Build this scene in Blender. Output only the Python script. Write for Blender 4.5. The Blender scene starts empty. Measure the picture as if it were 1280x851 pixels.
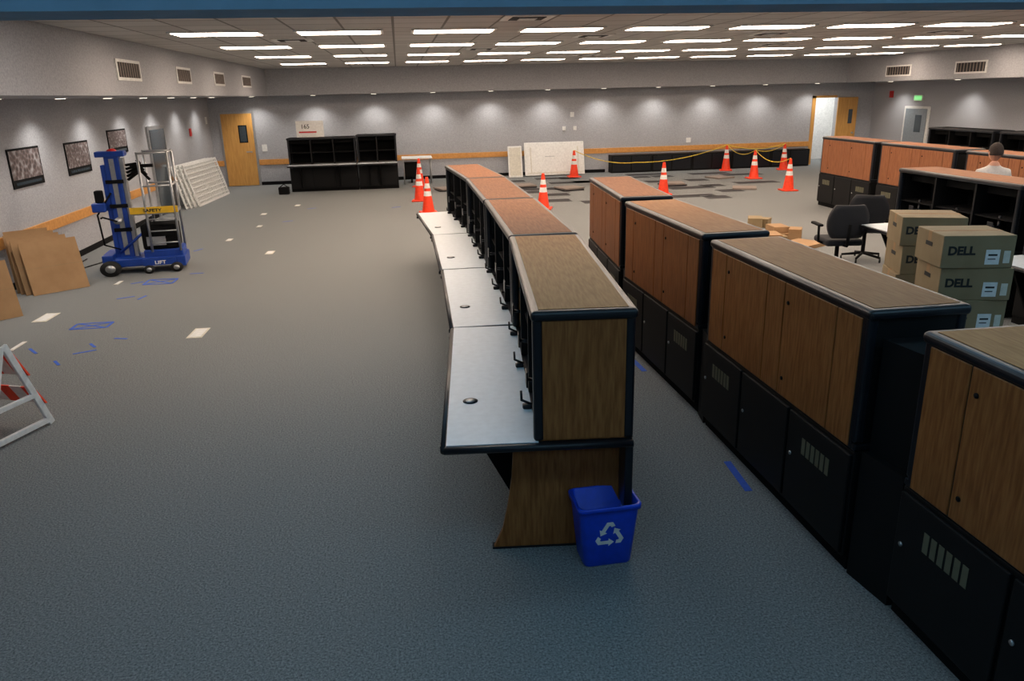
import bpy, bmesh, math, random
import numpy as np
from mathutils import Matrix, Vector, Euler
random.seed(7)
sc=bpy.context.scene
sc.view_settings.view_transform='Standard'

# ---------------------------------------------------------------- materials
def lin(c):
    return tuple(((x/255.)/12.92 if x/255.<=.04045 else ((x/255.+.055)/1.055)**2.4) for x in c)+(1.,)
def mat(name,c,rough=.5,metal=0.,var=0.,scale=20.,bump=0.,spec=.5,mapsc=None,c2=None,detail=5,nrough=.5,lo=.32,hi=.68):
    m=bpy.data.materials.new(name);m.use_nodes=True;nt=m.node_tree;b=nt.nodes['Principled BSDF']
    b.inputs['Base Color'].default_value=lin(c);b.inputs['Roughness'].default_value=rough
    b.inputs['Metallic'].default_value=metal;b.inputs['Specular IOR Level'].default_value=spec
    tc=nt.nodes.new('ShaderNodeTexCoord');mp=nt.nodes.new('ShaderNodeMapping')
    nt.links.new(tc.outputs['Object'],mp.inputs[0])
    if mapsc: mp.inputs['Scale'].default_value=mapsc
    n=nt.nodes.new('ShaderNodeTexNoise');n.inputs['Scale'].default_value=scale;n.inputs['Detail'].default_value=detail;n.inputs['Roughness'].default_value=nrough
    nt.links.new(mp.outputs[0],n.inputs['Vector'])
    r=nt.nodes.new('ShaderNodeValToRGB')
    if c2 is None:
        v=var if var else .04
        a=tuple(max(0,x*(1-v)) for x in c);d=tuple(min(255,x*(1+v)) for x in c)
    else: a,d=c,c2
    r.color_ramp.elements[0].position=lo;r.color_ramp.elements[1].position=hi
    r.color_ramp.elements[0].color=lin(a);r.color_ramp.elements[1].color=lin(d)
    nt.links.new(n.outputs[0],r.inputs[0]);nt.links.new(r.outputs[0],b.inputs['Base Color'])
    if bump:
        bp=nt.nodes.new('ShaderNodeBump');bp.inputs['Strength'].default_value=bump;bp.inputs['Distance'].default_value=.01
        nt.links.new(n.outputs[0],bp.inputs['Height']);nt.links.new(bp.outputs[0],b.inputs['Normal'])
    return m
def emis(name,c,s):
    m=bpy.data.materials.new(name);m.use_nodes=True;b=m.node_tree.nodes['Principled BSDF']
    b.inputs['Base Color'].default_value=(.8,.8,.8,1)
    b.inputs['Emission Color'].default_value=lin(c);b.inputs['Emission Strength'].default_value=s
    return m
M_carpet=mat('carpet',(50,55,57),.97,scale=85,bump=0,c2=(166,168,167),spec=.03,detail=8,nrough=.9,lo=.38,hi=.63)
M_wall=mat('wall_fabric',(152,153,158),.9,scale=45,bump=.2,c2=(184,185,189),spec=.1,detail=6,nrough=.7)
M_black=mat('black_laminate',(12,12,13),.55,var=.15,scale=80,spec=.25)
M_blackm=mat('black_matte',(9,9,10),.85,spec=.2)
M_edge=mat('black_bullnose',(19,22,28),.35,var=.1,spec=.4)
M_woodCoolV=mat('wood_cool_light_vertical',(122,72,32),.5,scale=9,mapsc=(7,7,.7),c2=(154,100,54),spec=.25)  # one wood on all consoles; this copy has the cool near light painted in
M_woodCoolT=mat('wood_cool_light_top',(152,104,60),.6,scale=9,mapsc=(7,.7,7),c2=(174,126,78),spec=.12)
M_woodCoolT2=mat('wood_cool_light_top_b',(142,96,60),.6,scale=9,mapsc=(7,.7,7),c2=(162,116,76),spec=.12)  # same wood top, cool near light put into its colour
M_woodWarmV=mat('wood_warm_light_vertical',(112,66,34),.5,scale=9,mapsc=(7,7,.7),c2=(142,90,50),spec=.25)  # same wood again, with the warm far light painted into its colour
M_woodWarmT=mat('wood_warm_light_top',(124,78,50),.6,scale=9,mapsc=(7,.7,7),c2=(146,98,66),spec=.12)
M_woodBrightV=mat('wood_bright_light_vertical',(128,78,50),.5,scale=9,mapsc=(7,7,.7),c2=(154,100,66),spec=.25)  # same wood, brighter copy with the strong far light painted in
M_desk=mat('desk_laminate',(206,214,220),.4,var=.02)
M_vent=mat('vent_slot',(98,96,76),.6)
M_ply=mat('oak_trim',(194,134,66),.45,scale=6,mapsc=(3,3,3),c2=(214,154,84))
M_doorw=mat('oak_door',(196,142,72),.45,scale=6,mapsc=(6,6,.6),c2=(214,162,88))
M_white=mat('white_plastic',(225,225,222),.5)
M_silver=mat('aluminium',(176,178,180),.35,.7)
M_blue=mat('lift_blue',(22,62,150),.4)
M_binblue=mat('bin_blue',(10,66,205),.35,var=.04)
M_yellow=mat('yellow_paint',(222,178,40),.5)
M_orange=mat('cone_orange',(238,62,22),.5)
M_rub=mat('rubber',(22,22,22),.8)
M_card=mat('cardboard',(150,116,80),.85,scale=5,c2=(162,128,90))
M_cardg=mat('carton_kraft',(132,112,80),.8,scale=5,c2=(144,124,92))
M_text=mat('ink_black',(24,22,20),.7)
M_tape=mat('painters_tape',(24,84,190),.6)
M_plate=mat('floor_plate_beige',(208,204,190),.5)
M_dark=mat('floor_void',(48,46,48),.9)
M_tile=mat('floor_tile_back',(130,118,110),.7)
M_glass=mat('dark_glass',(60,70,78),.15)
M_hdr=mat('blue_header_paint',(130,166,192),.7)
M_chair=mat('chair_fabric',(26,27,32),.9,scale=80,bump=.2)
M_rope=mat('yellow_rope',(222,190,60),.6)
M_red=mat('red_plastic',(190,30,30),.5)
M_green=emis('exit_green',(60,200,90),1.2)
M_lampW=emis('lamp_warm',(255,230,207),21.)
M_lampM=emis('lamp_mid',(255,240,226),15.)
M_fillC=emis('fill_cool',(158,213,246),4.7)  # added blue fill for the near area, shaped as ceiling fixtures
M_down=emis('downlight_lens',(255,240,220),6.)

def ceil_mat():
    m=bpy.data.materials.new('ceiling_tiles');m.use_nodes=True;nt=m.node_tree;b=nt.nodes['Principled BSDF']
    tc=nt.nodes.new('ShaderNodeTexCoord');br=nt.nodes.new('ShaderNodeTexBrick')
    br.offset=0;br.inputs['Scale'].default_value=1.;br.inputs['Brick Width'].default_value=.61;br.inputs['Row Height'].default_value=.61
    br.inputs['Mortar Size'].default_value=.016;br.inputs['Color1'].default_value=lin((198,195,192));br.inputs['Color2'].default_value=lin((186,183,180))
    br.inputs['Mortar'].default_value=lin((126,123,120));b.inputs['Roughness'].default_value=.95
    nt.links.new(tc.outputs['Object'],br.inputs['Vector']);nt.links.new(br.outputs['Color'],b.inputs['Base Color']);return m
M_ceil=ceil_mat()
def poster_mat(i):
    m=bpy.data.materials.new('poster_print');m.use_nodes=True;nt=m.node_tree;b=nt.nodes['Principled BSDF']
    tc=nt.nodes.new('ShaderNodeTexCoord');n=nt.nodes.new('ShaderNodeTexVoronoi');n.inputs['Scale'].default_value=14+i*5
    r=nt.nodes.new('ShaderNodeValToRGB');r.color_ramp.elements[0].color=lin((40,42,48));r.color_ramp.elements[1].color=lin((170,170,172))
    e=r.color_ramp.elements.new(.5);e.color=lin((100,84,82))
    nt.links.new(tc.outputs['Object'],n.inputs['Vector']);nt.links.new(n.outputs['Distance'],r.inputs[0]);nt.links.new(r.outputs[0],b.inputs['Base Color']);return m

# ---------------------------------------------------------------- mesh builder
class MB:
    def __init__(s): s.bm=bmesh.new();s.mats=[];s.M=Matrix.Identity(4)
    def mi(s,m):
        if m not in s.mats: s.mats.append(m)
        return s.mats.index(m)
    def merge(s,tb,m,M=None,smooth=False):
        T=s.M@M if M is not None else s.M
        vm={};k=s.mi(m)
        for v in tb.verts: vm[v]=s.bm.verts.new(T@v.co)
        for f in tb.faces:
            try: nf=s.bm.faces.new([vm[v] for v in f.verts])
            except ValueError: continue
            nf.material_index=k;nf.smooth=smooth
        tb.free()
    def box(s,x0,x1,y0,y1,z0,z1,m,bev=0,seg=2,M=None):
        tb=bmesh.new();bmesh.ops.create_cube(tb,size=1)
        for v in tb.verts: v.co=Vector(((x0+x1)/2+v.co.x*(x1-x0),(y0+y1)/2+v.co.y*(y1-y0),(z0+z1)/2+v.co.z*(z1-z0)))
        if bev: bmesh.ops.bevel(tb,geom=tb.edges[:],offset=bev,segments=seg,affect='EDGES',profile=.5)
        s.merge(tb,m,M,smooth=False)
    def cyl(s,p0,p1,r0,m,r1=None,n=14,smooth=True):
        p0=Vector(p0);p1=Vector(p1);d=p1-p0
        if d.length<1e-6:return
        tb=bmesh.new();bmesh.ops.create_cone(tb,cap_ends=True,segments=n,radius1=r0,radius2=r0 if r1 is None else r1,depth=d.length)
        Mx=Matrix.Translation((p0+p1)/2)@d.to_track_quat('Z','Y').to_matrix().to_4x4()
        s.merge(tb,m,Mx,smooth)
    def tube(s,pts,r,m,n=8):
        for a,b in zip(pts[:-1],pts[1:]): s.cyl(a,b,r,m,n=n)
        for p in pts[1:-1]: s.sph(p,r,m,n=8)
    def sph(s,p,r,m,n=12,sc=(1,1,1)):
        tb=bmesh.new();bmesh.ops.create_uvsphere(tb,u_segments=n,v_segments=max(4,n//2+1),radius=r)
        s.merge(tb,m,Matrix.Translation(p)@Matrix.Diagonal((*sc,1)),True)
    def prism(s,pts,ext,m):
        tb=bmesh.new();a=[tb.verts.new(p) for p in pts];b=[tb.verts.new(Vector(p)+Vector(ext)) for p in pts]
        tb.faces.new(a);tb.faces.new(b[::-1]);n=len(a)
        for i in range(n): tb.faces.new([a[i],b[i],b[(i+1)%n],a[(i+1)%n]])
        bmesh.ops.recalc_face_normals(tb,faces=tb.faces[:]);s.merge(tb,m)
    def lathe(s,prof,m,n=24,M=None,sq=0):
        tb=bmesh.new();rings=[]
        for r,z in prof: rings.append([tb.verts.new((r*math.cos(2*math.pi*i/n),r*math.sin(2*math.pi*i/n),z)) for i in range(n)])
        for a,b in zip(rings[:-1],rings[1:]):
            for i in range(n): tb.faces.new([a[i],a[(i+1)%n],b[(i+1)%n],b[i]])
        s.merge(tb,m,M,True)
    def text(s,t,size,m,M,off=.002):
        c=bpy.data.curves.new('t','FONT');c.body=t;c.size=size;c.extrude=.001;c.align_x='CENTER';c.offset=off
        o=bpy.data.objects.new('t',c);bpy.context.collection.objects.link(o)
        dg=bpy.context.evaluated_depsgraph_get();me=bpy.data.meshes.new_from_object(o.evaluated_get(dg))
        tb=bmesh.new();tb.from_mesh(me);bpy.data.objects.remove(o);bpy.data.meshes.remove(me)
        s.merge(tb,m,M)
    def obj(s,name,M=None):
        me=bpy.data.meshes.new(name);s.bm.to_mesh(me);s.bm.free()
        for m in s.mats: me.materials.append(m)
        o=bpy.data.objects.new(name,me);bpy.context.collection.objects.link(o)
        if M is not None:o.matrix_world=M
        return o
def place(x,y,z=0,a=0,s=1): return Matrix.Translation((x,y,z))@Matrix.Rotation(math.radians(a),4,'Z')@Matrix.Scale(s,4)
def simple(name,*a,**k):
    b=MB();b.box(*a,**k);return b.obj(name)

# ---------------------------------------------------------------- room
XL,XR,YN,YF=-5.57,15.6,-1.6,24.68
ZS,ZC=2.59,3.31;SX,SR,SY=-3.65,13.9,23.5
simple('floor',XL-.2,XR+.2,YN-.2,YF+2.2,-.2,0,M_carpet)
simple('ceiling',XL-.2,XR+.2,YN-.2,YF+.2,ZC,ZC+.15,M_ceil)
simple('wall_left',XL-.2,XL,YN,YF,0,ZC,M_wall)
simple('wall_right',XR,XR+.2,YN,YF,0,ZC,M_wall)
simple('wall_near',XL-.2,XR+.2,YN-.2,YN,0,ZC,M_wall)
b=MB();b.box(XL-.2,13.57,YF,YF+.2,0,ZC,M_wall);b.box(14.35,XR+.2,YF,YF+.2,0,ZC,M_wall);b.box(13.57,14.35,YF,YF+.2,2.14,ZC,M_wall);b.obj('wall_far')
b=MB();b.box(12.8,15.3,YF+1.9,YF+2.,0,2.6,M_white);b.box(12.7,12.8,YF+.2,YF+2,0,2.6,M_white);b.box(15.3,15.4,YF+.2,YF+2,0,2.6,M_white);b.box(12.8,15.3,YF+.2,YF+2,2.6,2.7,M_white);b.obj('wall_corridor')
# soffits (bulkheads)
simple('wall_left_soffit',XL+.001,SX,YN+.001,YF-.001,ZS,ZC-.001,M_wall)
simple('wall_right_soffit',SR,XR-.001,YN+.001,YF-.001,ZS,ZC-.001,M_wall)
simple('wall_far_soffit',SX+.001,SR-.001,SY,YF-.001,ZS,ZC-.001,M_wall)
# chair rails
b=MB();b.box(XL,XL+.03,YN,18.5,.60,.76,M_ply,bev=.006);b.box(XL,XL+.03,19.9,YF,.60,.76,M_ply,bev=.006);b.obj('trim_rail_left')
b=MB();b.box(XL+.03,-5.3,YF-.03,YF,.60,.76,M_ply,bev=.006);b.box(-4.28,13.45,YF-.03,YF,.60,.76,M_ply,bev=.006);b.obj('trim_rail_far')
b=MB();b.box(-4.28,6.5,YF-.015,YF,0,.1,M_blackm);b.obj('baseboard_far')
b=MB();b.box(XL,XL+.015,YN,18.5,0,.1,M_blackm);b.obj('baseboard_left')
# doors
b=MB();b.box(-5.3,-4.29,YF-.03,YF-.001,0,2.16,M_silver,bev=.005);b.box(-5.24,-4.35,YF-.06,YF-.02,.01,2.11,M_doorw,bev=.004)
b.box(-4.77,-4.52,YF-.063,YF-.058,1.27,1.78,M_blackm)
b.box(-4.74,-4.55,YF-.07,YF-.064,1.3,1.75,M_glass);b.cyl((-4.45,YF-.06,1.0),(-4.45,YF-.12,1.0),.02,M_silver);b.box(-4.6,-4.43,YF-.13,YF-.11,.99,1.02,M_silver);b.obj('door_1')
b=MB();b.box(14.33,15.02,YF-.08,YF-.03,.01,2.13,M_doorw,bev=.004);b.box(14.72,14.86,YF-.085,YF-.075,1.3,1.75,M_glass);b.cyl((14.9,YF-.08,1.0),(14.9,YF-.14,1.),.03,M_silver);b.obj('door_2')
b=MB();b.box(13.45,13.57,YF-.03,YF-.001,0,2.2,M_doorw);b.box(13.45,14.3,YF-.03,YF-.001,2.13,2.2,M_doorw);b.obj('trim_doorway')
b=MB();b.box(XL+.001,XL+.04,18.55,19.85,0,1.98,M_silver);b.box(XL+.03,XL+.05,18.65,19.75,.01,1.9,M_glass);b.obj('door_3')
b=MB();b.box(XR-.04,XR-.001,21.7,22.9,0,1.85,M_white,bev=.01);b.box(XR-.06,XR-.03,21.8,22.8,.01,1.78,mat('grey_door',(140,150,158),.5));b.box(XR-.065,XR-.055,22.0,22.3,1.1,1.6,M_glass);b.obj('door_4')
b=MB();b.box(XR-.05,XR-.001,22.1,22.5,2.0,2.18,M_white);b.box(XR-.055,XR-.05,22.13,22.47,2.03,2.15,M_green);b.obj('exit_sign')
# vents on soffits
def vent(name,x,y0,y1,z0,z1,s):
    b=MB();b.box(x,x+s*.015,y0,y1,z0,z1,M_white);b.box(x+s*.014,x+s*.02,y0+.06,y1-.06,z0+.04,z1-.04,M_dark)
    n=9
    for i in range(n):
        y=y0+.06+(y1-y0-.12)*(i+.5)/n;b.box(x+s*.018,x+s*.026,y-.018,y+.014,z0+.04,z1-.04,M_tile)
    b.obj(name)
k=.952
for y0,y1 in((11.9,12.95),(14.97,15.95),(17.9,18.9),(21.0,22.2)): vent('wall_vent',SX+.001,y0*k,y1*k,2.5+.3*k,2.5+.585*k,1)
for y0,y1 in((21.4,22.6),(18.4,19.57)): vent('wall_vent',SR-.001,y0*k,y1*k,2.5+.22*k,2.5+.53*k,-1)
# ceiling lights; the cool rows near the camera are added fill
xs=[-2.19,-.68,.78,2.22,3.68,5.18,6.65,8.15,9.7,11.3,12.8]
for y,m in((10.8,M_lampW),(13.6,M_lampW),(16.7,M_lampW),(20.2,M_lampW),(7.8,M_lampM),(4.8,M_fillC),(1.8,M_fillC),(-.9,M_fillC)):  # cool rows are unseen fill; the one behind the camera lights the header
    for x in xs:
        if x>12.5 and y<13: continue
        b=MB();b.box(x-.55,x+.55,y-.28,y+.28,ZC-.02,ZC-.001,M_white);b.box(x-.51,x+.51,y-.24,y+.24,ZC-.024,ZC-.0195,m);b.obj('ceiling_light_or_fill')
for x,y in((1.5,9.2),(-1.45,12.2),(3.0,12.2),(5.9,12.3),(1.6,15.2),(7.4,15.2),(4.4,18.5),(8.9,12.3)):
    b=MB()
    for i in range(3):
        h=.28-.09*i;b.box(x-h,x+h,y-h,y+h,ZC-.012-.006*i,ZC-.001,M_white if i%2==0 else M_dark)
    b.obj('ceiling_diffuser')
# soffit downlights (wall washers)
def down(x,y):
    b=MB();b.cyl((x,y,ZS-.012),(x,y,ZS-.001),.1,M_white);b.cyl((x,y,ZS-.015),(x,y,ZS-.011),.07,M_down);b.obj('downlight')
    l=bpy.data.lights.new('downlight_lamp','SPOT');l.energy=74;l.spot_size=math.radians(128);l.spot_blend=.8;l.shadow_soft_size=.06;l.color=(1,.94,.87)
    o=bpy.data.objects.new('downlight_lamp',l);bpy.context.collection.objects.link(o);o.location=(x,y,ZS-.03)
for i in range(11): down(-4.2+i*1.75,YF-.5)
for y in (9,11,13,15,17,19,21,23): down(XL+.52,y)
for y in (11,14,17,20,23): down(XR-.55,y)
l=bpy.data.lights.new('corridor_lamp','POINT');l.energy=60;l.shadow_soft_size=.2;o=bpy.data.objects.new('corridor_lamp',l);bpy.context.collection.objects.link(o);o.location=(14.0,YF+1.0,2.4)
# header over the viewing opening
simple('trim_header',-3.5,3.5,.78,.86,2.578,2.9,M_hdr)
# wall bits
b=MB();b.box(XL+.001,XL+.02,24.1,24.3,1.85,2.05,M_white);b.box(XL+.001,XL+.03,22.2,22.35,1.6,1.8,M_red);b.obj('fire_alarm')
b=MB();b.box(XR-.05,XR-.001,23.6,23.75,2.1,2.3,M_red);b.obj('fire_alarm')
b=MB();b.box(5.35,5.47,YF-.03,YF-.001,1.75,1.9,M_white);b.box(5.1,5.2,YF-.03,YF-.001,1.35,1.47,M_white);b.box(5.45,5.55,YF-.03,YF-.001,1.35,1.47,M_white);b.obj('thermostat')
b=MB();b.box(-4.15,-4.0,YF-.02,YF-.001,1.0,1.2,M_white);b.obj('light_switch')
b=MB();b.box(9.2,9.35,YF-.02,YF-.001,.85,1.0,M_white);b.obj('light_switch')
for i,(y0,y1,z0,z1) in enumerate(((12.1,13.12,1.34,1.9),(14.08,15.1,1.34,1.88),(16.13,17.18,1.54,2.0))):
    b=MB();b.box(XL+.001,XL+.015,y0,y1,z0,z1,M_blackm);b.box(XL+.014,XL+.018,y0+.03,y1-.03,z0+.12,z1-.03,poster_mat(i));b.box(XL+.014,XL+.018,y0+.1,y1-.1,z0+.04,z0+.08,M_glass);b.obj('wall_poster')

# ---------------------------------------------------------------- console
W=.52
def console(name,M,L,wv,wt,end0,end1,desk_end0=False,desk_end1=False,leg1=False,arms=True,H=1.46,desk=True,pat=None,topblack=False,side=None):
    b=MB();DE=1.0
    # base
    y1=L-(.2 if leg1 else 0)
    b.box(.03,.50,0,y1,0.0,.08,M_blackm);b.box(.0,.51,0,y1,.08,.70,M_black,bev=.006)
    n=max(2,round(L/.68));s=L/n
    for i in range(n):
        a=i*s+.012;c=min((i+1)*s-.012,y1-.01)
        b.box(-.018,.002,a,c,.10,.68,M_black,bev=.006)
        b.box(.508,.522,a,c,.10,.68,M_black,bev=.006)
        if i%2==0:
            for j in range(6):
                yy=(a+c)/2-.14+j*.05;b.box(-.0195,-.017,yy,yy+.035,.47,.57,M_vent)
        b.cyl((-.018,c-.05,.42),(-.024,c-.05,.42),.012,M_silver,n=10)
    if leg1:
        pr=[(.0,.0),(.755,.0),(.70,.12),(.665,.28),(.64,.45),(.63,.6),(.63,.70),(0,.70)]
        b.prism([(x,y1,z) for x,z in pr],(0,.03,0),wv)
        b.box(-.01,.035,y1,L-.01,.3,.70,M_edge,bev=.01)
        b.box(-.02,.76,y1-.02,y1+.034,0,.012,M_edge)
    # desk
    d1=L+(.02 if desk_end1 else 0);d0=-(.02 if desk_end0 else 0)
    b.box(-.005,DE,d0,d1,.705,.742,M_edge,bev=.008)
    b.box(.5,DE-.012,d0+(.018 if desk_end0 else .004),d1-(.018 if desk_end1 else .004),.742,.7465,M_desk if desk else M_black)
    b.cyl((DE,d0,.724),(DE,d1,.724),.02,M_edge,n=12)
    if desk_end1: b.cyl((-.0,d1,.724),(DE,d1,.724),.02,M_edge,n=12)
    b.cyl((.86,L*.72,.746),(.86,L*.72,.75),.045,M_edge,n=20);b.cyl((.86,L*.72,.75),(.86,L*.72,.7515),.028,M_silver,n=12)
    for yy in (.3,L-.5): b.prism([(.51,yy,.12),(.6,yy,.12),(.9,yy,.70),(.51,yy,.70)],(0,.025,0),M_blackm)
    for yy in (.08,L-.12): b.box(DE-.03,DE+.025,yy,yy+.05,.68,.71,M_edge)
    # hutch
    zb=.745;zt=H-.045
    b.box(.02,.035,.02,L-.02,zb,zt,M_blackm)
    b.box(.03,W-.03,0.01,.035,zb,zt,end0);b.box(.03,W-.03,L-.035,L-.01,zb,zt,end1)
    if end0 is not M_black:
        b.box(.06,W-.06,0.0,.012,zb+.01,zt,end0)
    if end1 is not M_black:
        b.box(.045,W-.045,L-.012,L+.0,zb+.01,zt,end1)
    for yy in (0,L-.05):
        b.box(-.005,.05,yy,yy+.05,zb,zt+.01,M_edge,bev=.018,seg=3)
        b.box(W-.05,W+.005,yy,yy+.05,zb,zt+.01,M_edge,bev=.018,seg=3)
    nd=max(2,round(L/.72))
    for i in range(1,nd): b.box(.035,W-.02,L*i/nd-.015,L*i/nd+.015,zb,zt,M_black,bev=.004)
    b.box(.035,W-.05,.03,L-.03,zb+.30,zb+.315,M_blackm)
    b.box(.035,W-.16,.03,L-.03,zt-.12,zt,M_blackm)
    b.box(-.015,W+.015,-.015,L+.015,H-.055,H,M_edge,bev=.024,seg=4)
    b.box(.03,W-.03,.03,L-.03,H-.002,H+.0025,M_black if topblack else wt)
    # doors
    if wv is not None:
        p=pat or [.12,.30,.12,.33,.13];tot=sum(p);y=.05;LL=L-.10
        for i,w in enumerate(p):
            ww=w/tot*LL
            b.box(-.012,.02,y+.004,y+ww-.004,zb-.03,zt-.01,wv,bev=.003,seg=1)
            if ww>.35:
                b.cyl((-.012,y+ww-.05,zt-.12),(-.017,y+ww-.05,zt-.12),.012,M_blackm,n=10)
                b.cyl((-.012,y+ww-.05,zb+.08),(-.017,y+ww-.05,zb+.08),.012,M_blackm,n=10)
            y+=ww
        b.box(-.006,.02,.03,L-.03,zb-.035,zt,M_edge)
    if arms:
        for i in range(3):
            yy=L*(i+.5)/3;b.box(.36,.49,yy-.05,yy+.05,.7465,.76,M_edge);b.cyl((.42,yy,.75),(.42,yy,1.08),.018,M_edge)
            b.tube([(.42,yy,.97),(.48,yy+.04,.97),(.53,yy+.01,.97)],.012,M_edge);b.box(.53,.54,yy-.04,yy+.05,.93,1.02,M_edge,bev=.004)
            b.box(.50,.555,yy-.12,yy-.08,.7465,.775,M_edge,bev=.008)
            b.tube([(.5,yy-.1,.77),(.56,yy-.1,.80),(.56,yy-.14,.84)],.008,M_edge,6)
    return b.obj(name,M)
def fr(p0,p1,flip=False):
    d=Vector((p1[0]-p0[0],p1[1]-p0[1],0));L=d.length;a=math.atan2(d.y,d.x)-math.pi/2
    return Matrix.Translation((p0[0],p0[1],0))@Matrix.Rotation(a,4,'Z'),L
# left row: back on +x. origin = far back corner, running toward camera
LR=[((.60,3.64),(.79,5.78),M_woodCoolV,M_woodCoolT,True),((.79,5.82),(.83,7.95),M_woodWarmV,M_woodWarmT,False),((.82,7.98),(.82,10.12),M_woodWarmV,M_woodWarmT,False),((.82,10.16),(.67,12.2),M_woodWarmV,M_woodWarmT,False)]
for p0,p1,wv,wt,near in LR:
    d=Vector((p1[0]-p0[0],p1[1]-p0[1]));d.normalize();n=Vector((d.y,-d.x))*W
    M,L=fr((p1[0]+n.x,p1[1]+n.y),(p0[0]+n.x,p0[1]+n.y))
    console('control_console',M,L,wv,wt,wv if near else M_black,wv,desk_end1=near,leg1=near)
RR=[((2.25,.85),(2.25,2.95),M_woodCoolV,M_woodCoolT,M_black),((2.21,3.30),(2.19,5.25),M_woodCoolV,M_woodCoolT2,M_black),((2.22,5.49),(2.17,7.40),M_woodWarmV,M_woodCoolT2,M_black),((2.22,7.72),(2.36,9.68),M_woodWarmV,M_woodWarmT,M_black)]
for p0,p1,wv,wt,e in RR:
    M,L=fr(p0,p1);console('equipment_console',M,L,wv,wt,e,e)
for (x0,y0),(x1,y1) in (((2.25,2.95),(2.21,3.30)),((2.19,5.25),(2.22,5.49)),((2.17,7.40),(2.22,7.72))):
    b=MB();e=.03
    b.prism([(x0+.02,y0+e,0),(x0+.5,y0+e,0),(x1+.5,y1-e,0),(x1+.02,y1-e,0)],(0,0,.72),M_black)
    b.prism([(x0+.06,y0+e,.72),(x0+.45,y0+e,.72),(x1+.45,y1-e,.72),(x1+.06,y1-e,.72)],(0,0,.6),M_blackm)
    b.obj('console_filler')
# R1 row (backs facing us)
for (p0,p1) in (((9.0,9.5),(9.0,11.5)),((9.0,11.75),(9.0,13.8)),((9.0,14.0),(9.05,16.0))):
    M,L=fr(p0,p1);console('equipment_console',M,L,M_woodBrightV,M_woodWarmT,M_black,M_black)
# R2 row (open fronts facing us)
for (p0,p1) in (((6.45,7.35),(6.43,9.4)),((6.5,5.1),(6.45,7.2))):
    M,L=fr((p1[0]+W,p1[1]),(p0[0]+W,p0[1]));console('monitor_console',M,L,M_woodWarmV,M_woodWarmT,M_black,M_black)
for (p0,p1) in (((13.1,13.6),(13.1,15.8)),((13.1,16.0),(13.1,18.2))):
    M,L=fr((p1[0]+W,p1[1]),(p0[0]+W,p0[1]));console('monitor_console',M,L,M_blackm,M_blackm,M_black,M_black,topblack=True)
# far-left black console facing the camera
console('monitor_console',Matrix.Translation((-3.1,22.95,0))@Matrix.Rotation(-math.pi/2,4,'Z'),1.85,None,M_blackm,M_black,M_black,topblack=True,arms=False)
console('monitor_console',Matrix.Translation((-1.22,22.95,0))@Matrix.Rotation(-math.pi/2,4,'Z'),1.1,None,M_blackm,M_black,M_black,topblack=True,arms=False,H=1.5)
b=MB();b.box(-2.85,-2.1,22.7,22.72,1.466,1.9,M_white);b.text('165',.16,M_text,Matrix.Translation((-2.6,22.698,1.7))@Matrix.Rotation(math.pi/2,4,'X'));b.box(-2.78,-2.3,22.695,22.7,1.58,1.62,M_red);b.obj('paper_sign')
b=MB();b.box(-.14,.14,-.1,.1,0,.2,M_blackm,bev=.02);b.tube([(-.1,0,.2),(0,0,.27),(.1,0,.2)],.012,M_blackm);b.obj('power_supply_case',place(-3.25,22.0))

# ---------------------------------------------------------------- recycling bin
b=MB();tb=bmesh.new()
def ring(hx,hy,r,z,n=6):
    o=[]
    for q,(sx,sy) in enumerate(((1,1),(-1,1),(-1,-1),(1,-1))):
        for i in range(n):
            a=math.pi/2*(q+i/(n-1));o.append(tb.verts.new((sx*(hx-r)+r*math.cos(a),sy*(hy-r)+r*math.sin(a),z)))
    return o
prof=[(.02,.02,0.004),(.135,.095,0),(.14,.10,.01),(.172,.122,.355),(.172,.122,.36),(.184,.134,.36),(.184,.134,.385),(.176,.126,.39),(.166,.116,.385),(.135,.095,.02),(.02,.02,.02)]
R=[ring(hx,hy,min(.035,hx*.5,hy*.5),z) for hx,hy,z in prof]
for a,c in zip(R[:-1],R[1:]):
    for i in range(len(a)): tb.faces.new([a[i],a[(i+1)%len(a)],c[(i+1)%len(c)],c[i]])
tb.faces.new(R[0][::-1]);tb.faces.new(R[-1])
b.merge(tb,M_binblue,smooth=True)
tilt=-math.atan2(.022,.345);F=Matrix.Translation((0,-.1115-.0035,.205))@Matrix.Rotation(math.pi/2-tilt,4,'X')@Matrix.Scale(1.35,4)
d_,w_=.034,.0085
for kk in range(3):
    A=Matrix.Rotation(kk*2*math.pi/3,4,'Z');A2=Matrix.Rotation((kk+1)*2*math.pi/3,4,'Z')
    def P(x,y): return Vector((x,y,0))
    polys=[[A@P(-.038,-d_+w_),A@P(-.049,-d_-w_),A@P(-.004,-d_-w_),A@P(-.004,-d_+w_)],
           [A@P(-.004,-d_+.019),A@P(-.004,-d_-.019),A@P(.02,-d_)],
           [A@P(.026,-d_-w_),A@P(.049,-d_-w_),A@P(.038,-d_+w_),A@P(.030,-d_+w_)],
           [A@P(.038,-d_+w_),A@P(.049,-d_-w_),A2@P(-.049,-d_-w_),A2@P(-.038,-d_+w_)]]
    for poly in polys:
        t=bmesh.new();t.faces.new([t.verts.new(v) for v in poly]);b.merge(t,M_white,F)
ob=b.obj('recycling_bin',place(.985,3.655,0,2,.97))

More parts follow.
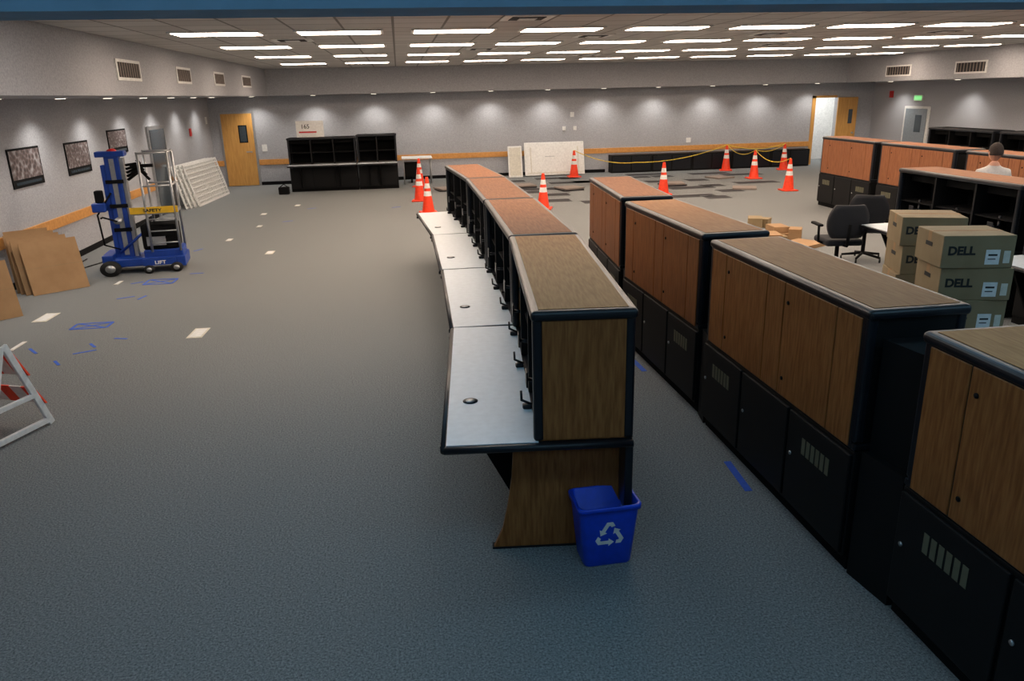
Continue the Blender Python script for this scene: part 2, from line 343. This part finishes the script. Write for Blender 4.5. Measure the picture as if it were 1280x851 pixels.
# ---------------------------------------------------------------- cones
def cone(x,y,h=.75):
    b=MB();s=h/.75;b.box(-.18*s,.18*s,-.18*s,.18*s,0,.03*s,M_orange,bev=.01)
    def r(z): return (.135-(.135-.03)*z/.75)
    for z0,z1,m in((.03,.36,M_orange),(.36,.46,M_white),(.46,.52,M_orange),(.52,.62,M_white),(.62,.75,M_orange)):
        b.lathe([(r(z0)*s,z0*s),(r(z1)*s,z1*s)],m,20)
    b.lathe([(r(.75)*s,.75*s),(.015*s,.75*s),(.015*s,.70*s)],M_orange,20)
    b.obj('traffic_cone',place(x,y,0,random.uniform(-20,20)))
C=[(.39,19.42),(.48,22.6),(.52,17.29),(3.10,17.14),(5.24,23.6),(6.44,18.72),(10.23,23.79),(10.04,21.34),(11.97,23.38),(9.64,18.48)]
for c in C: cone(*c,h=.79)
def rope(name,pts,sag,r=.012,m=M_rope):
    b=MB();P=[]
    for (a,c) in zip(pts[:-1],pts[1:]):
        for i in range(12):
            t=i/12;p=Vector(a).lerp(Vector(c),t);p.z-=sag*4*t*(1-t);P.append(p)
    P.append(Vector(pts[-1]));b.tube(P,r,m,6);return b.obj(name)
rope('caution_rope',[(5.24,23.6,.80),(6.9,22.6,.46),(10.23,23.79,.80),(11.97,23.38,.80)],.14,.012)
rope('caution_rope',[(10.23,23.79,.805),(10.04,21.34,.80),(9.64,18.48,.80)],.2,.01)
rope('caution_rope',[(10.04,21.34,.805),(11.97,23.38,.805)],.12,.01)

# ---------------------------------------------------------------- removed raised floor tiles
b=MB()
rr=random.Random(3)
spots=[(1.7,20.0),(2.4,20.0),(3.2,20.6),(2.5,18.6),(4.2,17.7),(4.2,21.9),(4.9,21.9),(5.5,20.6),(4.0,23.2),(4.7,23.0),(6.2,22.6),(6.9,21.3),(7.5,22.6),(8.1,21.3),(7.0,19.6),(8.0,19.9),(8.0,18.7),(9.1,20.2),(5.2,18.9),(8.8,22.9),(6.9,23.3),(6.1,19.9),(3.6,19.3),(2.0,22.0),(3.0,22.8),(5.8,22.0),(9.6,22.3),(7.2,17.6),(6.4,18.0),(3.4,18.2)]
for x,y in spots:
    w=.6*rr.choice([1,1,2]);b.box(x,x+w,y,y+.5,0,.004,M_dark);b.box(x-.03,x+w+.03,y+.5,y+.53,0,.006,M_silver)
b.obj('floor_opening')
b=MB()
for x,y,n in((3.3,21.4,2),(5.2,19.6,1),(6.0,21.2,1),(7.3,20.5,2),(8.8,19.2,1),(9.2,21.8,1),(5.9,17.6,1),(4.4,20.4,2),(1.2,21.4,2),(2.4,22.7,1)):
    for i in range(n):
        a=rr.uniform(-25,25);b.box(-.3,.3,-.3,.3,.008+i*.04,.042+i*.04,M_tile if (i+n)%2 else M_dark,M=place(x,y,0,a))
b.obj('floor_tile_pile')
# low black plinths on far wall
b=MB()
for i in range(5):
    x=6.6+i*1.34;b.box(x,x+1.32,YF-.45,YF-.04,0,.55,M_black,bev=.01);b.box(x+.05,x+.62,YF-.46,YF-.45,.06,.5,M_edge);b.box(x+.68,x+1.27,YF-.46,YF-.45,.06,.5,M_edge)
b.obj('console_base_row')
# folded white tables leaning
b=MB()
T=Matrix.Translation((4.75,24.1,0))@Matrix.Rotation(math.radians(-14),4,'X')
b.box(-.95,.95,-.02,.02,.03,1.05,M_white,bev=.015,M=T);b.box(-.88,.88,-.03,-.02,.1,.12,M_plate,M=T)
for x in(-.75,.75): b.box(x-.012,x+.012,-.035,-.02,.1,.9,M_plate,M=T)
b.box(-.3,.0,-.03,-.02,.6,.62,M_silver,M=T)
b.obj('folding_table')
b=MB();T=Matrix.Translation((3.5,24.1,0))@Matrix.Rotation(math.radians(-14),4,'X')
b.box(-.22,.22,-.02,.02,.0,.96,M_white,bev=.012,M=T);b.box(-.18,.18,-.03,-.02,.05,.91,M_plate,M=T);b.obj('leaning_panel')
b=MB();b.box(.0,.9,23.3,24.2,.72,.75,M_white,bev=.008)
for x in(.05,.85):
    for y in(23.35,24.1): b.cyl((x,y,0),(x,y,.72),.018,M_silver)
b.box(.05,.5,23.5,24.0,.2,.6,M_blackm,bev=.02);b.cyl((.27,23.75,0),(.27,23.75,.2),.03,M_blackm);b.obj('work_table')
# ---------------------------------------------------------------- lift
b=MB()
b.box(-.42,.46,-.26,.26,.12,.26,M_blue,bev=.02);b.box(-.52,-.38,-.3,.3,.06,.34,M_blue,bev=.015);b.box(.38,.52,-.3,.3,.08,.26,M_blue,bev=.015)
for x,y,r in((-.42,-.36,.13),(-.42,.36,.13),(.4,-.33,.08),(.4,.33,.08),(.05,-.33,.07)):
    b.cyl((x,y-.03,r),(x,y+.03,r),r,M_rub,n=20);b.cyl((x,y-.035,r),(x,y+.035,r),r*.5,M_silver,n=14)
b.box(-.32,-.14,-.09,.09,.2,1.98,M_blue,bev=.012);b.box(-.14,-.09,-.07,.07,.25,1.9,M_silver,bev=.006);b.box(-.38,-.32,-.07,.07,.25,1.8,M_blue,bev=.006)
b.box(-.26,-.2,-.1,-.09,.3,1.9,M_silver)
b.box(-.42,-.06,-.11,.11,1.93,2.02,M_blue,bev=.015);b.cyl((-.22,-.06,2.0),(-.22,.06,2.0),.06,M_red,n=16)
for z in (.7,1.1,1.5): b.box(-.34,-.12,-.11,-.088,z,z+.06,M_blackm)
b.cyl((-.25,-.08,.9),(-.25,-.28,.9),.05,M_silver);b.tube([(-.25,-.28,.9),(-.42,-.28,.98),(-.42,-.38,.98)],.014,M_blackm)
b.box(-.55,-.38,-.2,-.0,1.05,1.2,M_blue,bev=.02);b.box(-.5,-.4,-.16,-.04,1.2,1.4,M_blackm,bev=.02);b.tube([(-.3,-.1,.35),(.1,-.2,.75)],.02,M_blue)
b.tube([(-.3,-.1,1.35),(-.5,-.15,1.0),(-.48,-.15,.5),(-.3,-.1,.4)],.012,M_blackm,6)
for i in range(5): b.tube([(-.06,-.1,1.55+.06*i),(.12,-.16,1.7+.03*i),(.22-.03*i,-.2,1.55+.08*i)],.022,M_blackm,6)
b.box(.0,.28,-.2,-.12,1.75,1.8,M_blackm)
# platform & cage
b.box(-.06,.5,-.28,.28,.98,1.02,M_silver,bev=.008);b.box(-.08,.52,-.295,-.28,1.0,1.11,M_yellow,bev=.004);b.text('SAFETY',.07,M_text,Matrix.Translation((.2,-.297,1.03))@Matrix.Rotation(math.pi/2,4,'X'))
for x in(.12,.48):
    for y in(-.28,.28): b.cyl((x,y,.35),(x,y,2.0),.017,M_silver)
for z in(1.45,1.98):
    b.tube([(.12,-.28,z),(.48,-.28,z),(.48,.28,z),(.12,.28,z)],.016,M_silver)
for z in (.5,.7,.9): b.cyl((.12,-.28,z),(.48,-.28,z),.012,M_silver)
b.box(.0,.46,-.22,.2,.38,.80,M_blackm,bev=.03);b.box(.0,.5,-.24,.24,.24,.38,M_blue,bev=.02);b.box(.06,.3,-.235,-.22,.45,.6,M_silver)
b.box(-.02,.4,-.32,-.26,.13,.24,M_blue);b.text('LIFT',.08,M_white,Matrix.Translation((.2,-.322,.15))@Matrix.Rotation(math.pi/2,4,'X'))
b.obj('personnel_lift',place(-4.03,12.5,0,8)@Matrix.Diagonal((1.12,1,.9,1)))
rope('power_cable',[(-4.75,12.5,.012),(-4.95,13.3,.012),(-5.3,12.3,.012),(-5.35,13.6,.012)],0,.01,M_rub)
# ---------------------------------------------------------------- white lattice panels leaning on left wall
for k2 in range(4):
    b=MB();hh,LL=1.05,2.7
    b.box(0,.02,0,LL,0,.05,M_white);b.box(0,.02,0,LL,hh-.05,hh,M_white);b.box(0,.02,0,.05,0,hh,M_white);b.box(0,.02,LL-.05,LL,0,hh,M_white)
    for i in range(1,24): b.box(.0,.012,LL*i/24-.015,LL*i/24+.015,.02,hh-.02,M_white)
    for i in range(1,9): b.box(.012,.022,.02,LL-.02,hh*i/9-.012,hh*i/9+.012,M_white)
    b.obj('lattice_panel',Matrix.Translation((-5.26+.07*k2+.02,19.55+.13*k2,0))@Matrix.Rotation(math.radians(-4),4,'Z')@Matrix.Rotation(math.radians(-13-k2*.6),4,'Y'))
# cardboard sheets
for k3,(x,y,w,h,a,t) in enumerate([(-5.02,9.75,.62,.72,-48,-18),(-4.83,11.25,.72,.74,-52,-20),(-4.96,11.3,.70,.77,-50,-18),(-5.07,11.36,.66,.79,-52,-15),(-5.16,11.42,.62,.81,-54,-12),(-5.24,11.5,.54,.84,-56,-9)]):
    b=MB();b.box(-.006,.006,-w/2,w/2,0.002,h,M_card);b.box(.006,.0065,-w/2+.01,w/2-.01,h*.5,h*.505,M_cardg)
    b.obj('cardboard_sheet',Matrix.Translation((x,y,0))@Matrix.Rotation(math.radians(a),4,'Z')@Matrix.Rotation(math.radians(t),4,'Y'))
# barricade
b=MB()
def stick(p,q,w,m): 
    p=Vector(p);q=Vector(q);d=q-p;Mx=Matrix.Translation((p+q)/2)@d.to_track_quat('Z','X').to_matrix().to_4x4();b.box(-w/2,w/2,-.02,.02,-d.length/2,d.length/2,m,bev=.006,M=Mx)
for x in (0,-1.15):
    stick((x,-.38,.01),(x,-.02,1.0),.07,M_white);stick((x,.38,.01),(x,.02,1.0),.07,M_white);stick((x,-.34,.06),(x,.34,.06),.06,M_white)
    stick((x,-.24,.38),(x,.24,.38),.05,M_white)
for sy in(-1,1):
    for zc in((.62,.92),(.26,.46)):
        n=8
        for i in range(n):
            x0=.04-1.23*i/n;x1=.04-1.23*(i+1)/n;m=M_orange if i%2==0 else M_white
            def yy(z): return sy*(.40-.36*z+.02)
            z0,z1=zc;sh=.06
            b.prism([(x0,yy(z0),z0),(x1,yy(z0),z0),(x1-sh,yy(z1),z1),(x0-sh,yy(z1),z1)],(0,sy*.02,0),m)
b.obj('traffic_barricade',place(-3.1,6.02,0,-22,.76))
# ---------------------------------------------------------------- tape & floor plates
b=MB()
def strip(x0,y0,x1,y1,w=.03): 
    d=Vector((x1-x0,y1-y0,0));a=math.atan2(d.y,d.x);b.box(0,d.length,-w/2,w/2,0,.002,M_tape,M=Matrix.Translation((x0,y0,0))@Matrix.Rotation(a,4,'Z'))
def xm(x,y,s=.2,t=.12):
    strip(x-s,y-t,x+s,y-t);strip(x-s,y+t,x+s,y+t);strip(x-s,y-t,x-s,y+t);strip(x+s,y-t,x+s,y+t);strip(x-s,y-t,x+s,y+t);strip(x-s,y+t,x+s,y-t)
xm(-3.75,9.3);xm(-3.6,11.55,.2,.16);strip(2.13,4.62,2.1,4.2,.05);strip(2.1,6.95,2.12,6.5,.05)
strip(-3.55,8.2,-3.35,8.3);strip(-4.1,8.5,-3.95,8.3);strip(-3.65,8.0,-3.55,7.85);strip(-3.5,8.55,-3.4,8.4);strip(-3.9,10.6,-3.7,10.7);strip(-3.6,10.5,-3.55,10.7);strip(-3.3,12.0,-3.1,12.0);strip(-4.0,11.5,-3.85,11.6);strip(-3.3,8.7,-3.15,8.65);strip(-3.7,13.9,-3.6,14.1);strip(-2.6,16.9,-2.4,17);strip(-2.3,18.8,-2.1,18.9);strip(2.05,10.6,2.1,10.2,.05);strip(-.3,18.4,-.1,18.5)
b.obj('floor_tape_marks')
for x,y,w,h in((-2.4,8.7,.085,.19),(-4.46,9.8,.085,.2),(-2.33,13.4,.065,.14),(-4.27,8.62,.025,.16),(-3.3,14.9,.05,.12),(-3.0,16.4,.05,.12),(-4.2,11.6,.03,.12),(-2.6,19.5,.06,.12),(-3.2,18.2,.06,.12)):
    b=MB();b.box(-w,w,-h,h,0,.006,M_plate,bev=.002);b.box(-w*.7,w*.7,-h*.8,h*.8,.006,.008,M_white);b.obj('floor_outlet_plate',place(x,y,0,-2))
# ---------------------------------------------------------------- cartons
def carton(x,y,z,a,w=.6,d=.48,h=.265):
    b=MB();b.box(-w/2,w/2,-d/2,d/2,0,h,M_cardg,bev=.004,seg=1)
    b.box(-w/2-.001,w/2+.001,-.03,.03,h-.08,h+.001,M_card);b.box(-w/2+.02,w/2-.02,-.0015,.0015,h,h+.002,M_text)
    b.text('DELL',.095,M_text,Matrix.Translation((-.13,-d/2-.001,h*.42))@Matrix.Rotation(math.pi/2,4,'X'),off=.004)
    b.box(.06,.17,-d/2-.002,-d/2,.03,.15,M_white);b.box(.08,.15,-d/2-.003,-d/2-.001,.10,.115,M_text);b.box(.08,.14,-d/2-.003,-d/2-.001,.07,.078,M_text)
    b.box(.2,.25,-d/2-.002,-d/2,.04,.14,M_plate)
    b.box(-w/2-.002,-w/2,-.06,.06,h*.55,h*.68,M_text);b.box(w/2,w/2+.002,-.06,.06,h*.55,h*.68,M_text)
    b.obj('cardboard_carton',place(x,y,z,a))
for i in range(5): carton(4.60+.02*(i%2)-.01*(i//2),5.72,.268*i,-14+2*(i%3),w=.56)
for i in range(5): carton(4.86+.02*(i%2),6.6,.268*i,-20+3*(i%2),w=.55)
# small brown boxes
b=MB();rr=random.Random(5)
for i in range(10):
    x=rr.uniform(5.9,6.7);y=rr.uniform(12.3,13.8);s=rr.uniform(.1,.2);b.box(-s,s,-s*.7,s*.7,0,s*rr.uniform(.4,1.3),M_card if i%3 else M_cardg,bev=.004,seg=1,M=place(x,y,0,rr.uniform(0,90)))
b.box(-.5,.5,-.25,.25,0,.06,M_card,M=place(6.25,11.6,0,30));b.box(-.3,.3,-.2,.2,0,.17,M_card,M=place(5.9,12.1,0,-10))
b.obj('cardboard_scraps')
# ---------------------------------------------------------------- chairs
def chair(x,y,a):
    b=MB()
    for i in range(5):
        t=2*math.pi*i/5;b.cyl((0,0,.11),(.29*math.cos(t),.29*math.sin(t),.07),.022,M_blackm,r1=.016);b.cyl((.29*math.cos(t)-.012,.29*math.sin(t),.03),(.29*math.cos(t)+.012,.29*math.sin(t),.03),.03,M_rub)
    b.cyl((0,0,.1),(0,0,.44),.028,M_blackm);b.box(-.1,.1,-.1,.1,.42,.45,M_blackm)
    b.box(-.25,.25,-.24,.24,.44,.53,M_chair,bev=.04,seg=4)
    tb=bmesh.new();g=[]
    n=8
    for j in range(n+1):
        z=.56+.44*j/n;hw=.27*math.sin(math.pi*(.2+.62*j/n))**.6
        row=[]
        for i in range(9):
            u=-1+2*i/8;row.append((hw*u,.25-.05*u*u*1.0+.05*(j/n),z))
        g.append(row)
    F=[[tb.verts.new(p) for p in r] for r in g];B=[[tb.verts.new((p[0],p[1]+.06,p[2])) for p in r] for r in g]
    for j in range(n):
        for i in range(8):
            tb.faces.new([F[j][i],F[j][i+1],F[j+1][i+1],F[j+1][i]]);tb.faces.new([B[j][i+1],B[j][i],B[j+1][i],B[j+1][i+1]])
        tb.faces.new([F[j][0],F[j+1][0],B[j+1][0],B[j][0]]);tb.faces.new([F[j+1][8],F[j][8],B[j][8],B[j+1][8]])
    for i in range(8): tb.faces.new([F[n][i],F[n][i+1],B[n][i+1],B[n][i]]);tb.faces.new([F[0][i+1],F[0][i],B[0][i],B[0][i+1]])
    b.merge(tb,M_chair,smooth=True)
    b.tube([(0,.05,.44),(0,.3,.46),(0,.34,.75)],.02,M_blackm)
    for s in(-1,1): b.tube([(s*.24,.1,.47),(s*.31,.1,.5),(s*.31,.08,.70)],.018,M_blackm);b.box(s*.31-.035,s*.31+.035,-.14,.16,.70,.735,M_blackm,bev=.015)
    b.obj('office_chair',place(x,y,0,a))
chair(5.85,9.7,172);chair(6.75,10.5,150)

# ---------------------------------------------------------------- person
M_skin=mat('skin',(196,142,116),.6);M_hair=mat('hair_brown',(44,32,26),.8,scale=60,bump=.4,var=.2);M_shirt=mat('shirt_light_grey',(196,190,184),.9,scale=40,bump=.1);M_pants=mat('trousers_dark',(52,54,66),.9);M_shoe=mat('shoe',(40,34,30),.6)
def skin(verts,edges,rad,sub=1,root=0):
    me=bpy.data.meshes.new('sk');me.from_pydata(verts,edges,[]);o=bpy.data.objects.new('sk',me);bpy.context.collection.objects.link(o)
    md=o.modifiers.new('s','SKIN');md.use_smooth_shade=True
    for i,r in enumerate(rad):
        me.skin_vertices[0].data[i].radius=(r if isinstance(r,tuple) else (r,r));me.skin_vertices[0].data[i].use_root=(i==root)
    s=o.modifiers.new('u','SUBSURF');s.levels=sub
    dg=bpy.context.evaluated_depsgraph_get();m2=bpy.data.meshes.new_from_object(o.evaluated_get(dg));bpy.data.objects.remove(o)
    tb=bmesh.new();tb.from_mesh(m2);bpy.data.meshes.remove(m2);return tb
b=MB()
V=[(0,0,.92),(0,0,1.08),(0,-.01,1.25),(0,0,1.38),(0,0,1.46),(0,.01,1.54)]
E=[(0,1),(1,2),(2,3),(3,4),(4,5)];Rr=[(.16,.11),(.15,.10),(.175,.11),(.15,.10),(.065,.06),(.055,.055)]
for s in(-1,1):
    k0=len(V);V+=[(s*.17,0,1.38),(s*.24,.0,1.12),(s*.24,-.14,.92)];Rr+=[.062,.048,.03];E+=[(3,k0),(k0,k0+1),(k0+1,k0+2)]
    k0=len(V);V+=[(s*.10,0,.84),(s*.11,-.01,.48),(s*.11,.02,.09)];Rr+=[.092,.062,.045];E+=[(0,k0),(k0,k0+1),(k0+1,k0+2)]
tb=skin(V,E,Rr,2)
kS,kP,kK=b.mi(M_shirt),b.mi(M_pants),b.mi(M_skin)
b.merge(tb,M_shirt,smooth=True)
for f in b.bm.faces:
    c=f.calc_center_median()
    if c.z<.95 and abs(c.x)<.21 and c.y>-.12: f.material_index=kP
    elif c.z>1.47: f.material_index=kK
    elif abs(c.x)>.18 and c.z<1.13: f.material_index=kK
for s in(-1,1):
    b.sph((s*.11,-.05,.05),.06,M_shoe,n=14,sc=(.8,2.2,.8))
    w=Vector((s*.24,-.15,.91));b.sph(w+Vector((0,-.045,-.04)),.04,M_skin,n=12,sc=(.5,1.1,1.2))
    for i,(ln,oz) in enumerate(((.070,.03),(.078,.01),(.072,-.012),(.058,-.034))):
        p=w+Vector((0,-.075+oz*.2,-.05+oz));t=skin([p,p+Vector((0,-ln*.5,-ln*.35)),p+Vector((-s*.012,-ln*.75,-ln*.8))],[(0,1),(1,2)],[.009,.008,.006],1);b.merge(t,M_skin,smooth=True)
    p=w+Vector((-s*.015,-.03,-.01));t=skin([p,p+Vector((-s*.02,-.035,.0)),p+Vector((-s*.022,-.062,-.02))],[(0,1),(1,2)],[.011,.010,.008],1);b.merge(t,M_skin,smooth=True)
# head (face to -y local)
tb=bmesh.new();bmesh.ops.create_uvsphere(tb,u_segments=28,v_segments=20,radius=1)
for v in tb.verts:
    x,y,z=v.co;w=1-.22*max(0,-z);v.co=Vector((x*.078*w,y*.098*w,z*.118))
    if y<-.3 and z<-.2: v.co.y-=.008
b.merge(tb,M_skin,Matrix.Translation((0,-.012,1.635)),True)
b.prism([(-.012,-.105,1.645),(.012,-.105,1.645),(.016,-.118,1.612),(-.016,-.118,1.612)],(0,.02,0),M_skin)
b.sph((0,-.12,1.615),.014,M_skin,n=10)
for s in(-1,1):
    b.sph((s*.03,-.098,1.648),.012,M_white,n=10);b.sph((s*.03,-.107,1.648),.006,M_text,n=8);b.sph((s*.08,-.005,1.635),.026,M_skin,n=10,sc=(.35,.7,1.15));b.box(s*.03-.018,s*.03+.018,-.108,-.098,1.667,1.672,M_hair)
b.sph((0,-.103,1.588),.022,M_red,n=10,sc=(1,.3,.25))
tb=bmesh.new();bmesh.ops.create_uvsphere(tb,u_segments=28,v_segments=20,radius=1)
dl=[v for v in tb.verts if (v.co.y<-.35 and v.co.z<.42) or v.co.z<-.45 or (v.co.z<.0 and v.co.y<.1)]
bmesh.ops.delete(tb,geom=dl,context='VERTS')
for v in tb.verts: v.co=Vector((v.co.x*.087,v.co.y*.107,v.co.z*.125))
b.merge(tb,M_hair,Matrix.Translation((0,-.008,1.642)),True)
b.obj('person',place(7.7,9.3,0,165,.99))

# ---------------------------------------------------------------- camera & world
f,pi_,ya,ro=958.2,.3117,.1341,-.0239
fw=Vector((math.sin(ya)*math.cos(pi_),math.cos(ya)*math.cos(pi_),-math.sin(pi_)));r=Vector((math.cos(ya),-math.sin(ya),0));u=r.cross(fw)
r2=r*math.cos(ro)+u*math.sin(ro);u2=-r*math.sin(ro)+u*math.cos(ro)
cd=bpy.data.cameras.new('camera');cd.sensor_width=36;cd.lens=f/1280*36;cd.clip_start=.05
co=bpy.data.objects.new('camera',cd);bpy.context.collection.objects.link(co)
R3m=Matrix((r2,u2,-fw)).transposed().to_4x4();co.matrix_world=Matrix.Translation((0,0,2.5))@R3m
sc.camera=co
w=bpy.data.worlds.new('world');sc.world=w;w.use_nodes=True;w.node_tree.nodes['Background'].inputs[0].default_value=(.5,.55,.6,1);w.node_tree.nodes['Background'].inputs[1].default_value=.1
print('done')
